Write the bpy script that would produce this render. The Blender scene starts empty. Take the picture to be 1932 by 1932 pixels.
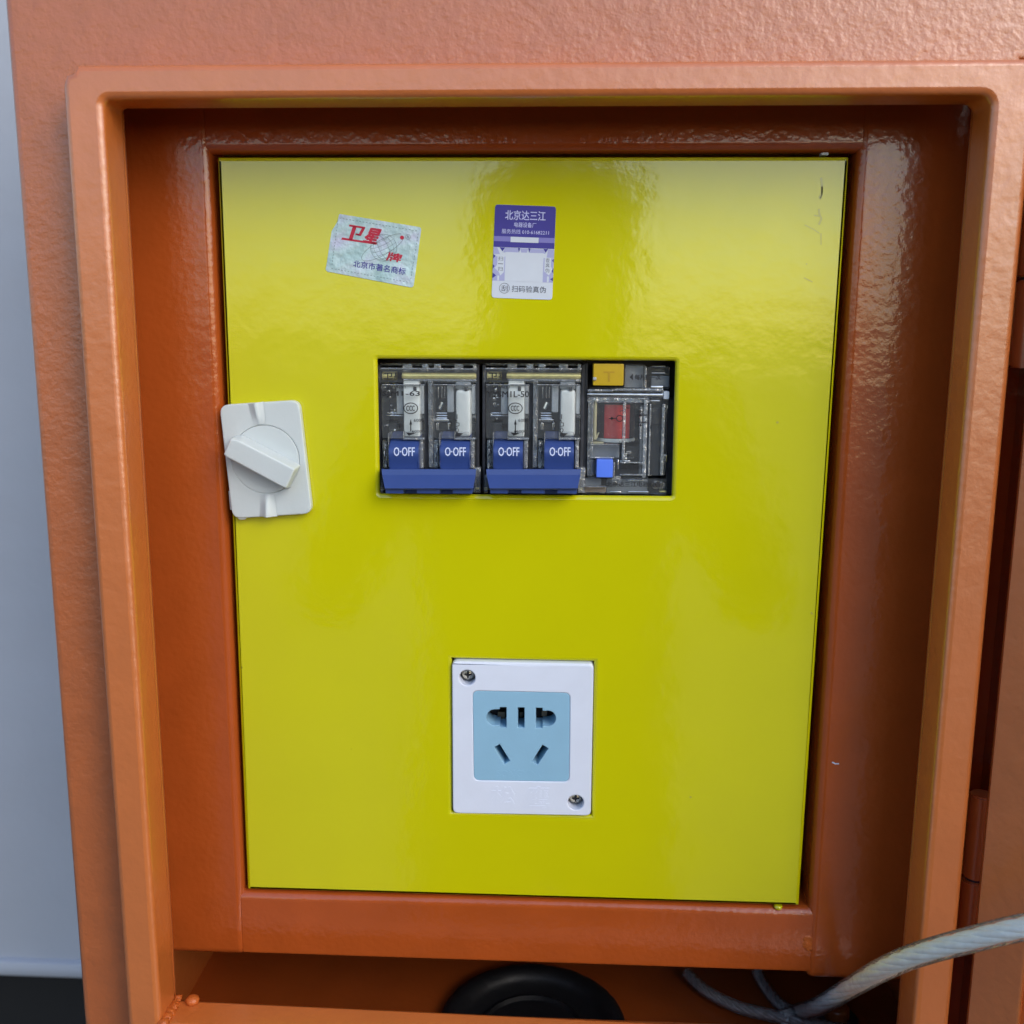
import bpy, bmesh, math, random
import numpy as np
from mathutils import Vector, Matrix

random.seed(7)
SC = bpy.context.scene
COL = SC.collection

# ------------------------------------------------------------------ camera
CAM_R = np.array([[0.99893664, 0.04576289, 0.0055982],
                  [0.01342899, -0.17265279, -0.9848912],
                  [-0.04410492, 0.98391909, -0.17308375]])     # rows: right, down, forward
CAM_P = np.array([0.01119918, -0.34897647, 0.07617101])
FOC, CEN = 1850.0, 966.0                                       # measured on a 1932 px copy of the photograph
cam_d = bpy.data.cameras.new('camera')
cam = bpy.data.objects.new('camera', cam_d)
COL.objects.link(cam)
SC.camera = cam
M = Matrix.Identity(4)
for i in range(3):
    M[i][0] = CAM_R[0][i]; M[i][1] = -CAM_R[1][i]; M[i][2] = -CAM_R[2][i]; M[i][3] = CAM_P[i]
cam.matrix_world = M
cam_d.sensor_width = 36
cam_d.lens = FOC / (2 * CEN) * 36
cam_d.clip_start = 0.005
cam_d.clip_end = 600
cam_d.dof.use_dof = True
cam_d.dof.focus_distance = 0.355
cam_d.dof.aperture_fstop = 14

# ------------------------------------------------------------------ sky, sun, exposure
SUN_EL, SUN_AZ = math.radians(32), math.radians(138)           # azimuth clockwise from +y
w = bpy.data.worlds.new('World'); SC.world = w; w.use_nodes = True
nt = w.node_tree
sky = nt.nodes.new('ShaderNodeTexSky'); sky.sky_type = 'NISHITA'; sky.sun_disc = False
sky.sun_elevation = SUN_EL; sky.sun_rotation = SUN_AZ
sky.air_density = 1.3; sky.dust_density = 1.5; sky.ozone_density = 2.5
nt.links.new(sky.outputs[0], nt.nodes['Background'].inputs[0])
nt.nodes['Background'].inputs[1].default_value = 0.15
sl = bpy.data.lights.new('sun', 'SUN'); sl.energy = 0.72; sl.angle = math.radians(35); sl.color = (1, 0.96, 0.9)
so = bpy.data.objects.new('sun', sl); COL.objects.link(so)
sd = Vector((math.sin(SUN_AZ) * math.cos(SUN_EL), math.cos(SUN_AZ) * math.cos(SUN_EL), math.sin(SUN_EL)))
so.rotation_euler = sd.to_track_quat('Z', 'Y').to_euler(); so.location = (2, -2, 3)
SC.view_settings.view_transform = 'Standard'; SC.view_settings.look = 'None'
SC.view_settings.exposure = 0.70; SC.view_settings.gamma = 1
SC.cycles.max_bounces = 14; SC.cycles.transparent_max_bounces = 48
SC.cycles.glossy_bounces = 6; SC.cycles.caustics_reflective = False

# ------------------------------------------------------------------ measuring helpers
def U(px, py, y=None, z=None):
    """the point of the plane y=const (or z=const) seen at a pixel of the 1932 px photograph"""
    d = CAM_R.T @ np.array([(px - CEN) / FOC, (py - CEN) / FOC, 1.0])
    t = (y - CAM_P[1]) / d[1] if y is not None else (z - CAM_P[2]) / d[2]
    p = CAM_P + t * d
    return Vector((float(p[0]), float(p[1]), float(p[2])))
def crop(x0, y0, s):
    return lambda sx, sy: (x0 + sx * s, y0 + sy * s)
BRK = crop(691.8, 654.1, 0.22786)     # the two breakers
RCM = crop(1056.6, 654.1, 0.1562)     # the leakage module
LAT = crop(402.5, 729.5, 0.13672)     # latch
SOK = crop(830.2, 1220.2, 0.17578)    # socket
ST1 = crop(603.8, 389.9, 0.10742)     # silver sticker
ST2 = crop(905.7, 377.3, 0.10415)     # purple sticker
def P(cr, sx, sy, y):
    return U(*cr(sx, sy), y=y)

# ------------------------------------------------------------------ materials
def mat(name, base, rough=0.5, metal=0.0, coat=0.0, bump=(), var=0.0, vscale=200, spec=0.5, sss=0.0, coat_rough=0.05, rvar=0.0, specks=None):
    m = bpy.data.materials.new(name); m.use_nodes = True
    n = m.node_tree.nodes; l = m.node_tree.links; b = n['Principled BSDF']
    b.inputs['Base Color'].default_value = (*base, 1); b.inputs['Roughness'].default_value = rough
    b.inputs['Metallic'].default_value = metal; b.inputs['Coat Weight'].default_value = coat
    b.inputs['Coat Roughness'].default_value = coat_rough
    b.inputs['Specular IOR Level'].default_value = spec
    if sss:
        b.inputs['Subsurface Weight'].default_value = sss
        b.inputs['Subsurface Radius'].default_value = (0.002, 0.002, 0.002)
        b.inputs['Subsurface Scale'].default_value = 1.0
    geo = n.new('ShaderNodeNewGeometry')
    prev = None
    for sc_, dist, det in bump:
        t = n.new('ShaderNodeTexNoise'); t.inputs['Scale'].default_value = sc_; t.inputs['Detail'].default_value = det
        l.new(geo.outputs['Position'], t.inputs['Vector'])
        bp = n.new('ShaderNodeBump'); bp.inputs['Strength'].default_value = 1.0; bp.inputs['Distance'].default_value = dist
        l.new(t.outputs[0], bp.inputs['Height'])
        if prev: l.new(prev.outputs[0], bp.inputs['Normal'])
        prev = bp
    if prev:
        l.new(prev.outputs[0], b.inputs['Normal'])
        if coat: l.new(prev.outputs[0], b.inputs['Coat Normal'])
    if var:
        t = n.new('ShaderNodeTexNoise'); t.inputs['Scale'].default_value = vscale; t.inputs['Detail'].default_value = 5
        l.new(geo.outputs['Position'], t.inputs['Vector'])
        mr = n.new('ShaderNodeMapRange'); mr.inputs[1].default_value = 0.3; mr.inputs[2].default_value = 0.7
        mr.inputs[3].default_value = 1 - var; mr.inputs[4].default_value = 1 + var
        l.new(t.outputs[0], mr.inputs[0])
        mx = n.new('ShaderNodeMix'); mx.data_type = 'RGBA'; mx.blend_type = 'MULTIPLY'; mx.inputs[0].default_value = 1
        mx.inputs[6].default_value = (*base, 1); l.new(mr.outputs[0], mx.inputs[7])
        l.new(mx.outputs[2], b.inputs['Base Color'])
    if specks:                                  # scattered grime specks, each a spot of its own
        src = b.inputs['Base Color'].links[0].from_socket if b.inputs['Base Color'].links else None
        v = n.new('ShaderNodeTexVoronoi'); v.inputs['Scale'].default_value = 70; l.new(geo.outputs['Position'], v.inputs['Vector'])
        v.inputs['Randomness'].default_value = 1.0
        wn = n.new('ShaderNodeTexWhiteNoise'); l.new(v.outputs['Position'], wn.inputs['Vector'])
        a = n.new('ShaderNodeMath'); a.operation = 'MULTIPLY_ADD'; l.new(wn.outputs['Value'], a.inputs[0]); a.inputs[1].default_value = 0.16; a.inputs[2].default_value = -0.125
        c = n.new('ShaderNodeMath'); c.operation = 'LESS_THAN'; l.new(v.outputs['Distance'], c.inputs[0]); l.new(a.outputs[0], c.inputs[1])
        f = n.new('ShaderNodeMath'); f.operation = 'MULTIPLY'; l.new(c.outputs[0], f.inputs[0]); f.inputs[1].default_value = 0.6
        mx = n.new('ShaderNodeMix'); mx.data_type = 'RGBA'; l.new(f.outputs[0], mx.inputs[0])
        if src: l.new(src, mx.inputs[6])
        else: mx.inputs[6].default_value = (*base, 1)
        mx.inputs[7].default_value = (*specks, 1); l.new(mx.outputs[2], b.inputs['Base Color'])
    if rvar:
        t = n.new('ShaderNodeTexNoise'); t.inputs['Scale'].default_value = 60; t.inputs['Detail'].default_value = 6
        l.new(geo.outputs['Position'], t.inputs['Vector'])
        mr = n.new('ShaderNodeMapRange'); mr.inputs[3].default_value = max(0.02, rough - rvar); mr.inputs[4].default_value = rough + rvar
        l.new(t.outputs[0], mr.inputs[0]); l.new(mr.outputs[0], b.inputs['Roughness'])
    return m
ORANGE = (0.56, 0.125, 0.018)
MT = {}
MT['outer'] = mat('wrinkled orange enamel', (0.42, 0.105, 0.02), 0.36, bump=((190, 0.00034, 2), (520, 0.00020, 2), (1500, 0.00006, 2)), var=0.06, vscale=90, spec=0.9, coat=0.9, coat_rough=0.4, specks=(0.16, 0.05, 0.02))
MT['lip'] = mat('orange enamel', (0.53, 0.145, 0.03), 0.30, bump=((120, 0.0003, 2), (500, 0.00010, 2)), var=0.04, vscale=60, spec=1.0, coat=0.9, coat_rough=0.32, rvar=0.02, specks=(0.16, 0.05, 0.02))
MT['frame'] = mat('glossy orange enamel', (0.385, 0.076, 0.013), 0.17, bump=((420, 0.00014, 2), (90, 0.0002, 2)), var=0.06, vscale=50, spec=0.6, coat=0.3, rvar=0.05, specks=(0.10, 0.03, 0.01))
MT['yellow'] = mat('glossy yellow enamel', (0.585, 0.57, 0.002), 0.11, bump=((260, 0.00005, 2), (60, 0.00016, 1)), var=0.02, vscale=25, spec=0.7, rvar=0.05, coat=0.45, coat_rough=0.06, specks=(0.30, 0.27, 0.01))
MT['stain'] = mat('olive scuff', (0.46, 0.44, 0.06), 0.2, spec=1.0)
MT['white_plastic'] = mat('milky white plastic', (0.57, 0.63, 0.65), 0.45, bump=((500, 0.00005, 2),), sss=0.5, var=0.02, vscale=80)
MT['socket_white'] = mat('white plastic', (0.70, 0.76, 0.90), 0.4, bump=((900, 0.00003, 2),), var=0.02, vscale=120)
MT['socket_blue'] = mat('pale blue plastic', (0.27, 0.49, 0.67), 0.42, bump=((900, 0.00003, 2),), var=0.02, vscale=100)
MT['black'] = mat('black plastic', (0.012, 0.012, 0.016), 0.5)
MT['rubber'] = mat('black rubber', (0.009, 0.009, 0.011), 0.5, bump=((400, 0.0002, 3),))
MT['dark'] = mat('dark grey plastic', (0.045, 0.048, 0.062), 0.35, var=0.3, vscale=300)
MT['blue'] = mat('blue plastic', (0.034, 0.068, 0.245), 0.33, bump=((700, 0.00004, 2),), var=0.04, vscale=150)
MT['bright_blue'] = mat('bright blue plastic', (0.10, 0.22, 0.90), 0.35)
MT['amber'] = mat('amber plastic', (0.50, 0.335, 0.005), 0.4, var=0.05)
MT['amber_dark'] = mat('amber plastic moulded letter', (0.42, 0.26, 0.006), 0.45)
MT['pale'] = mat('pale grey plastic', (0.80, 0.86, 0.86), 0.4, var=0.06, vscale=140)
MT['grey'] = mat('grey plastic', (0.36, 0.40, 0.44), 0.35, var=0.15, vscale=250)
MT['cream'] = mat('cream plastic', (0.60, 0.56, 0.34), 0.4, var=0.05)
MT['beige'] = mat('beige plastic', (0.40, 0.31, 0.27), 0.5, var=0.1)
MT['brass'] = mat('brass', (0.86, 0.74, 0.27), 0.32, metal=0.55, var=0.12, vscale=500)
MT['steel'] = mat('bright steel', (0.72, 0.72, 0.74), 0.22, metal=1, var=0.1, vscale=400)
MT['screw'] = mat('screw steel', (0.62, 0.57, 0.45), 0.22, metal=1, bump=((900, 0.0002, 2),))
MT['red'] = mat('red coil varnish', (0.62, 0.05, 0.05), 0.3, bump=((900, 0.0001, 1),), coat=0.5)
MT['coil_side_shade'] = mat('coil side shade', (0.05, 0.018, 0.02), 0.35)  # the coil's dark sides, a reflection effect put into the colour
MT['contact'] = mat('dull bronze', (0.20, 0.15, 0.10), 0.4, metal=0.8)
MT['ink'] = mat('black ink', (0.012, 0.012, 0.016), 0.6)
MT['grey_ink'] = mat('grey ink', (0.09, 0.10, 0.14), 0.6)
MT['white_ink'] = mat('pale blue ink', (0.62, 0.70, 0.95), 0.5)
MT['lilac_ink'] = mat('lilac ink', (0.55, 0.58, 0.88), 0.5)
MT['red_ink'] = mat('crimson ink', (0.50, 0.012, 0.045), 0.45)
MT['line_ink'] = mat('thin grey line ink', (0.16, 0.23, 0.26), 0.5)
MT['purple'] = mat('purple paper', (0.06, 0.052, 0.30), 0.5, spec=0.25, bump=((300, 0.00004, 2),), var=0.04)
MT['lilac'] = mat('lilac paper', (0.20, 0.19, 0.52), 0.4)
MT['mid_lilac'] = mat('pale lilac paper', (0.38, 0.40, 0.66), 0.4)
MT['paper'] = mat('white paper', (0.60, 0.66, 0.76), 0.45, bump=((300, 0.00004, 2),), var=0.02)
MT['wall'] = mat('matt blue-grey paint', (0.47, 0.50, 0.57), 0.55, bump=((30, 0.001, 3),), var=0.05, vscale=6)
MT['concrete'] = mat('concrete', (0.13, 0.127, 0.12), 0.85, bump=((20, 0.006, 6),), var=0.2, vscale=3)
MT['void'] = mat('black skirting', (0.006, 0.006, 0.008), 0.7)
MT['cloth'] = mat('dark clothing', (0.018, 0.019, 0.024), 0.85)
MT['skin'] = mat('skin', (0.42, 0.25, 0.17), 0.5)
MT['hair'] = mat('dark hair', (0.012, 0.01, 0.009), 0.5)

def holo():
    m = mat('silver hologram foil', (0.55, 0.66, 0.70), 0.4, metal=0.15, bump=((330, 0.0006, 3), (90, 0.0009, 2)))
    n = m.node_tree.nodes; l = m.node_tree.links; b = n['Principled BSDF']
    g = n.new('ShaderNodeNewGeometry')
    t = n.new('ShaderNodeTexNoise'); t.inputs['Scale'].default_value = 130; t.inputs['Detail'].default_value = 4
    l.new(g.outputs['Position'], t.inputs['Vector'])
    r = n.new('ShaderNodeValToRGB'); e = r.color_ramp.elements
    e[0].position = .32; e[0].color = (0.38, 0.56, 0.58, 1); e[1].position = .7; e[1].color = (0.54, 0.57, 0.74, 1)
    k = r.color_ramp.elements.new(.5); k.color = (0.52, 0.68, 0.72, 1)
    l.new(t.outputs[0], r.inputs[0]); l.new(r.outputs[0], b.inputs['Base Color'])
    return m
MT['holo'] = holo()

def clear(name, tint=(0.98, 0.985, 0.99), milk=0.04, milk_col=(0.75, 0.82, 0.9), rough=0.06, edge=0.2, bump=0.0):
    m = bpy.data.materials.new(name); m.use_nodes = True
    n = m.node_tree.nodes; l = m.node_tree.links
    n.remove(n['Principled BSDF'])
    out = n['Material Output']
    tr = n.new('ShaderNodeBsdfTransparent'); tr.inputs[0].default_value = (*tint, 1)
    gl = n.new('ShaderNodeBsdfGlossy'); gl.inputs['Roughness'].default_value = rough
    df = n.new('ShaderNodeBsdfDiffuse'); df.inputs[0].default_value = (*milk_col, 1)
    lw = n.new('ShaderNodeLayerWeight'); lw.inputs[0].default_value = edge
    m1 = n.new('ShaderNodeMixShader'); m1.inputs[0].default_value = milk
    l.new(tr.outputs[0], m1.inputs[1]); l.new(df.outputs[0], m1.inputs[2])
    m2 = n.new('ShaderNodeMixShader'); l.new(lw.outputs['Fresnel'], m2.inputs[0])
    l.new(m1.outputs[0], m2.inputs[1]); l.new(gl.outputs[0], m2.inputs[2])
    l.new(m2.outputs[0], out.inputs[0])
    if bump:
        g = n.new('ShaderNodeNewGeometry'); t = n.new('ShaderNodeTexNoise'); t.inputs['Scale'].default_value = 350
        l.new(g.outputs['Position'], t.inputs['Vector'])
        bp = n.new('ShaderNodeBump'); bp.inputs['Distance'].default_value = bump
        l.new(t.outputs[0], bp.inputs['Height'])
        l.new(bp.outputs[0], gl.inputs['Normal']); l.new(bp.outputs[0], lw.inputs['Normal'])
    return m
MT['clear'] = clear('clear polycarbonate', bump=0.0004)
MT['clear_edge'] = clear('clear polycarbonate rib', tint=(0.95, 0.97, 0.98), milk=0.24, milk_col=(0.72, 0.78, 0.86), rough=0.08, edge=0.5, bump=0.0014)
MT['smoky'] = clear('smoky translucent plastic', tint=(0.7, 0.75, 0.8), milk=0.42, milk_col=(0.5, 0.56, 0.64), rough=0.12, bump=0.0005)
MT['jacket'] = clear('clear soft cable jacket', tint=(0.995, 0.985, 0.98), milk=0.14, milk_col=(0.95, 0.88, 0.85), rough=0.12, edge=0.12, bump=0.0004)

# ------------------------------------------------------------------ mesh helpers
class MB:
    """collects shapes (world coordinates) that become ONE mesh object"""
    def __init__(s):
        s.bm = bmesh.new()
    def box(s, x0, x1, y0, y1, z0, z1, bev=0.0, seg=2):
        t = bmesh.new()
        bmesh.ops.create_cube(t, size=1)
        for v in t.verts:
            v.co = Vector(((x0 + x1) / 2 + v.co.x * (x1 - x0), (y0 + y1) / 2 + v.co.y * (y1 - y0), (z0 + z1) / 2 + v.co.z * (z1 - z0)))
        if bev:
            bev = min(bev, 0.45 * min(abs(x1 - x0), abs(y1 - y0), abs(z1 - z0)))
            bmesh.ops.bevel(t, geom=t.edges[:], offset=bev, segments=seg, profile=.5, affect='EDGES')
        return s.add(t)
    def add(s, t):
        me = bpy.data.meshes.new('t'); t.to_mesh(me); t.free(); s.bm.from_mesh(me); bpy.data.meshes.remove(me); return s
    def mesh(s, me):
        s.bm.from_mesh(me); bpy.data.meshes.remove(me); return s
    def pbox(s, cr, sx0, sy0, sx1, sy1, yf, yb, bev=0.0002, seg=2):
        a = P(cr, sx0, sy0, yf); b = P(cr, sx1, sy0, yf); c = P(cr, sx1, sy1, yf); d = P(cr, sx0, sy1, yf)
        return s.box((a.x + d.x) / 2, (b.x + c.x) / 2, yf, yb, (c.z + d.z) / 2, (a.z + b.z) / 2, bev, seg)
    def poly(s, pts, faces):
        vs = [s.bm.verts.new(p) for p in pts]
        for f in faces:
            try: s.bm.faces.new([vs[i] for i in f])
            except ValueError: pass
        return s
    def prism(s, pts2, y0, y1, bev=0.0, holes=()):
        """(x, z) outline with holes, from y0 (front) to y1 (back), rounded edges"""
        return s.mesh(plate(pts2, holes, y0, y1, bev))
    def cyl(s, a, b, r, n=16, r2=None, bev=0.0):
        a = Vector(a); b = Vector(b); d = b - a
        t = bmesh.new()
        bmesh.ops.create_cone(t, cap_ends=True, segments=n, radius1=r, radius2=r if r2 is None else r2, depth=d.length)
        if bev:
            bmesh.ops.bevel(t, geom=[e for e in t.edges if len(e.link_faces) == 2 and any(len(f.verts) > 4 for f in e.link_faces)], offset=bev, segments=2, affect='EDGES')
        bmesh.ops.transform(t, matrix=Matrix.Translation((a + b) / 2) @ d.to_track_quat('Z', 'Y').to_matrix().to_4x4(), verts=t.verts)
        return s.add(t)
    def tube(s, pts, r, n=12, caps=True):
        pts = [Vector(p) for p in pts]; rings = []
        up = Vector((0.13, 0.2, 1)).normalized()
        for i, p in enumerate(pts):
            d = (pts[min(i + 1, len(pts) - 1)] - pts[max(i - 1, 0)]).normalized()
            u = (up - d * up.dot(d)).normalized(); v = d.cross(u); up = u
            rr = r[i] if hasattr(r, '__len__') else r
            rings.append([s.bm.verts.new(p + (u * math.cos(2 * math.pi * k / n) + v * math.sin(2 * math.pi * k / n)) * rr) for k in range(n)])
        for a, b in zip(rings, rings[1:]):
            for k in range(n): s.bm.faces.new((a[k], a[(k + 1) % n], b[(k + 1) % n], b[k]))
        if caps:
            s.bm.faces.new(rings[0][::-1]); s.bm.faces.new(rings[-1])
        return s
    def lathe(s, prof, c, axis='Z', n=48, jitter=0.0):
        """profile of (radius, height) turned about an axis through c"""
        rings = []
        for r, h in prof:
            ring = []
            for k in range(n):
                a = 2 * math.pi * k / n; rr = r * (1 + jitter * random.uniform(-1, 1))
                p = (rr * math.cos(a), rr * math.sin(a), h) if axis == 'Z' else (rr * math.cos(a), -h, rr * math.sin(a))
                ring.append(s.bm.verts.new(Vector(c) + Vector(p)))
            rings.append(ring)
        for a, b in zip(rings, rings[1:]):
            for k in range(n): s.bm.faces.new((a[k], a[(k + 1) % n], b[(k + 1) % n], b[k]))
        s.bm.faces.new(rings[0][::-1]); s.bm.faces.new(rings[-1])
        return s
    def ribbon(s, pts, wd, closed=False):
        """flat line of constant width lying in the plane y = const of its points"""
        n = len(pts); L = []
        for i in range(n):
            a = pts[(i - 1) % n] if closed or i else pts[i]; b = pts[(i + 1) % n] if closed or i < n - 1 else pts[i]
            d = (b - a); d = Vector((d.x, 0, d.z)).normalized(); q = Vector((-d.z, 0, d.x)) * wd / 2
            L.append((s.bm.verts.new(pts[i] + q), s.bm.verts.new(pts[i] - q)))
        for i in range(n if closed else n - 1):
            a, b = L[i], L[(i + 1) % n]; s.bm.faces.new((a[0], a[1], b[1], b[0]))
        return s
    def flat(s, pts):
        s.bm.faces.new([s.bm.verts.new(p) for p in pts]); return s
    def text(s, body, q, bold=0.0):
        """lettering fitted to the corners q = TL, TR, BR, BL"""
        V, F = glyphs(body, 0.0)
        tl, tr, br, bl = q
        if bold:
            hh = (tl - bl).length * bold
            for k_, (ax, az) in enumerate(((1, .5), (-1, .5), (.5, -1), (-.5, -1))):
                s.text(body, [p_ + Vector((ax * hh, 0.000008 * (k_ + 1), az * hh)) for p_ in q])
        vs = [s.bm.verts.new(tl * (1 - u) * v + tr * u * v + br * u * (1 - v) + bl * (1 - u) * (1 - v)) for u, v in V]
        for f in F:
            try: s.bm.faces.new([vs[i] for i in f])
            except ValueError: pass
        return s
    def build(s, name, m, parent=None, smooth=35, **props):
        bmesh.ops.recalc_face_normals(s.bm, faces=s.bm.faces[:])
        me = bpy.data.meshes.new(name); s.bm.to_mesh(me); s.bm.free()
        me.materials.append(MT[m] if isinstance(m, str) else m)
        o = bpy.data.objects.new(name, me); COL.objects.link(o)
        org = Vector((0, 0, 0))
        if parent is not None:
            o.parent = parent
            q = parent
            while q is not None: org += q.location; q = q.parent
        else:
            vs = [v.co for v in me.vertices]
            lo = [min(v[i] for v in vs) for i in range(3)]; hi = [max(v[i] for v in vs) for i in range(3)]
            org = Vector(((lo[0] + hi[0]) / 2, (lo[1] + hi[1]) / 2, lo[2])); o.location = org
        me.transform(Matrix.Translation(-org))
        if smooth:
            me.polygons.foreach_set('use_smooth', [True] * len(me.polygons))
            me.set_sharp_from_angle(angle=math.radians(smooth))
            wn_ = o.modifiers.new('weighted_normals', 'WEIGHTED_NORMAL'); wn_.keep_sharp = True; wn_.weight = 100
        for k, v in props.items(): o[k] = v
        return o

def plate(outer, holes, y0, y1, bev):
    cu = bpy.data.curves.new('p', 'CURVE'); cu.dimensions = '2D'; cu.fill_mode = 'BOTH'
    th = abs(y1 - y0)
    cu.extrude = th / 2 - bev; cu.bevel_depth = bev; cu.bevel_resolution = 2; cu.offset = -bev
    for ring in [outer] + list(holes):
        sp = cu.splines.new('POLY'); sp.points.add(len(ring) - 1); sp.use_cyclic_u = True
        for p, c in zip(sp.points, ring): p.co = (c[0], c[1], 0, 1)
    o = bpy.data.objects.new('p', cu); me = bpy.data.meshes.new_from_object(o)
    bpy.data.objects.remove(o); bpy.data.curves.remove(cu)
    yc = (y0 + y1) / 2
    me.transform(Matrix(((1, 0, 0, 0), (0, 0, -1, yc), (0, 1, 0, 0), (0, 0, 0, 1))))
    return me

_gl = {}
def glyphs(body, bold):
    k = (body, bold)
    if k not in _gl:
        c = bpy.data.curves.new('t', 'FONT'); c.body = body; c.resolution_u = 2; c.offset = bold
        o = bpy.data.objects.new('t', c); me = bpy.data.meshes.new_from_object(o)
        V = [(v.co.x, v.co.y) for v in me.vertices]; F = [tuple(p.vertices) for p in me.polygons]
        bpy.data.objects.remove(o); bpy.data.curves.remove(c); bpy.data.meshes.remove(me)
        x0 = min(v[0] for v in V); x1 = max(v[0] for v in V); y0 = min(v[1] for v in V); y1 = max(v[1] for v in V)
        _gl[k] = ([((a - x0) / (x1 - x0), (b - y0) / (y1 - y0)) for a, b in V], F)
    return _gl[k]

def rnd(pts, r, n=5):
    """round the corners of an outline"""
    out = []; N = len(pts)
    for i in range(N):
        p = Vector(pts[i]); a = Vector(pts[i - 1]) - p; b = Vector(pts[(i + 1) % N]) - p
        rr = r[i] if hasattr(r, '__len__') else r
        if rr <= 0: out.append(tuple(p)); continue
        la, lb = a.length, b.length; a.normalize(); b.normalize()
        d = min(rr, 0.45 * la, 0.45 * lb); s_, e = p + a * d, p + b * d
        for k in range(n + 1):
            t = k / n; out.append(tuple(s_ * (1 - t) ** 2 + p * 2 * t * (1 - t) + e * t ** 2))
    return out
def XZ(cr, pts, y):
    return [(q.x, q.z) for q in (P(cr, a, b, y) for a, b in pts)]
def circ(cx, cz, r, n=28):
    return [(cx + r * math.cos(2 * math.pi * k / n), cz + r * math.sin(2 * math.pi * k / n)) for k in range(n)]
def rect(x0, x1, z0, z1):
    return [(x0, z0), (x1, z0), (x1, z1), (x0, z1)]
def thing(name, label, cat, loc, group=None):
    o = bpy.data.objects.new(name, None); COL.objects.link(o); o.location = loc; o.empty_display_size = 0.01
    o['label'] = label; o['category'] = cat
    if group: o['group'] = group
    return o

# ------------------------------------------------------------------ setting
GZ = -1.42
MB().poly([(-300, -300, GZ), (300, -300, GZ), (300, 300, GZ), (-300, 300, GZ)], [(0, 1, 2, 3)]).build('ground', 'concrete', kind='structure', smooth=0)
WY = 0.34
zb = U(75, 1836, y=WY).z
wl = MB(); wl.box(-1.6, 0.9, WY, WY + 0.06, zb, 1.6, 0.006)
wl = wl.build('wall', 'wall'); wl['kind'] = 'structure'
MB().box(-1.6, 0.9, WY - 0.006, WY + 0.03, zb - 0.001, zb + 0.013, 0.005).build('wall_trim', 'wall', kind='structure')
MB().box(-1.59, 0.89, WY + 0.045, WY + 0.09, GZ, zb + 0.02).build('skirting', 'void', kind='structure')

# ------------------------------------------------------------------ orange cabinet
YB, YF, YL = -0.023, -0.037, -0.022         # body face, lip front, lip back
CAB = thing('electrical_cabinet', 'orange textured steel cabinet with a raised lip round its open front', 'cabinet', (0, 0.06, -0.60))
LX0, LX1 = (U(232, 206, y=YL).x + U(328, 1800, y=YL).x) / 2, (U(1832, 201, y=YL).x + U(1700, 1840, y=YL).x) / 2
LZ0, LZ1 = U(1000, 1907, y=YL).z, U(1000, 204, y=YL).z     # lip opening
OX0, OX1, OZ0, OZ1 = U(175, 1000, y=YF).x, U(1869, 1100, y=YF).x, -0.27, U(1000, 115, y=YF).z     # lip outside
BX0, BX1 = (U(5, 0, y=YB).x + U(150, 1850, y=YB).x) / 2, 0.200
SLX = OX1 + 0.0015                                              # slot beside the lip where the hinges sit
front = [(BX0, -0.42), (BX1, -0.42), (BX1, 0.40), (BX0, 0.40)]
SLR = SLX + 0.0165                                        # right side of the slot
MB().prism(front, YB, YB + 0.006, 0.0028, holes=[rect(LX0 - 0.001, LX1 + 0.001, LZ0 - 0.005, LZ1 + 0.001), rect(SLX, SLR, -0.41, OZ1 + 0.003)]).build('front_plate', 'outer', CAB)
lipo = [(OX0, OZ0), (OX1, OZ0), (OX1, OZ1 - 0.002), (OX1 - 0.002, OZ1), (OX0 + 0.005, OZ1), (OX0 + 0.0035, OZ1 - 0.0022), (OX0 + 0.0012, OZ1 - 0.0028), (OX0, OZ1 - 0.006)]
lip = MB().prism(lipo, YF, YL, 0.0021, holes=[rnd([(LX0, LZ0), (LX1, LZ0 - 0.0032), (LX1, LZ1), (LX0, LZ1)], [0.0, 0.0, 0.004, 0.0025])]).build('opening_lip', 'lip', CAB)
MT['weld'] = mat('painted weld', (0.48, 0.11, 0.018), 0.42, bump=((900, 0.0004, 3),), var=0.12, vscale=400)
wb = MB()
for q_ in range(11):
    f_ = q_ / 10; r_ = 0.0012 + 0.0010 * random.random()
    t = bmesh.new(); bmesh.ops.create_icosphere(t, subdivisions=2, radius=r_)
    for v in t.verts: v.co = Vector((v.co.x * 1.1, v.co.y * 1.2, v.co.z * .8)) * random.uniform(.8, 1.15) + Vector((LX0 + 0.0006 + random.uniform(-.0004, .0006), YL - 0.0005 - 0.0135 * f_, LZ0 + 0.0002 + random.uniform(-.0002, .0007)))
    wb.add(t)
wb.build('weld_bead', 'weld', lip, smooth=80)
bw = MB()
c = U(363, 1884, y=YL - 0.002)
t = bmesh.new(); bmesh.ops.create_icosphere(t, subdivisions=2, radius=0.0026)
for v in t.verts: v.co = Vector((v.co.x * random.uniform(.9, 1.1), v.co.y, v.co.z * 0.75 * random.uniform(.92, 1.08))) + Vector((c.x, c.y, LZ0 + 0.0008))
bw.add(t); bw.build('weld_nub', 'weld', lip, smooth=80)
# sides, floor, back
MB().box(-0.155, -0.151, YB + 0.006, 0.20, -0.42, 0.40).build('side_wall', 'lip', CAB)
IX = 0.168                                                # inner right side of the box
YSB = -0.004                                              # back of the slot
MB().box(IX, IX + 0.003, YSB + 0.001, 0.20, -0.42, 0.40).build('side_wall', 'lip', CAB)
MB().box(-0.151, IX, 0.165, 0.17, -0.42, 0.40).build('back_wall', 'lip', CAB)
MB().box(-0.151, IX, YSB + 0.002, 0.165, 0.185, 0.188).build('roof_plate', 'lip', CAB)
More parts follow.
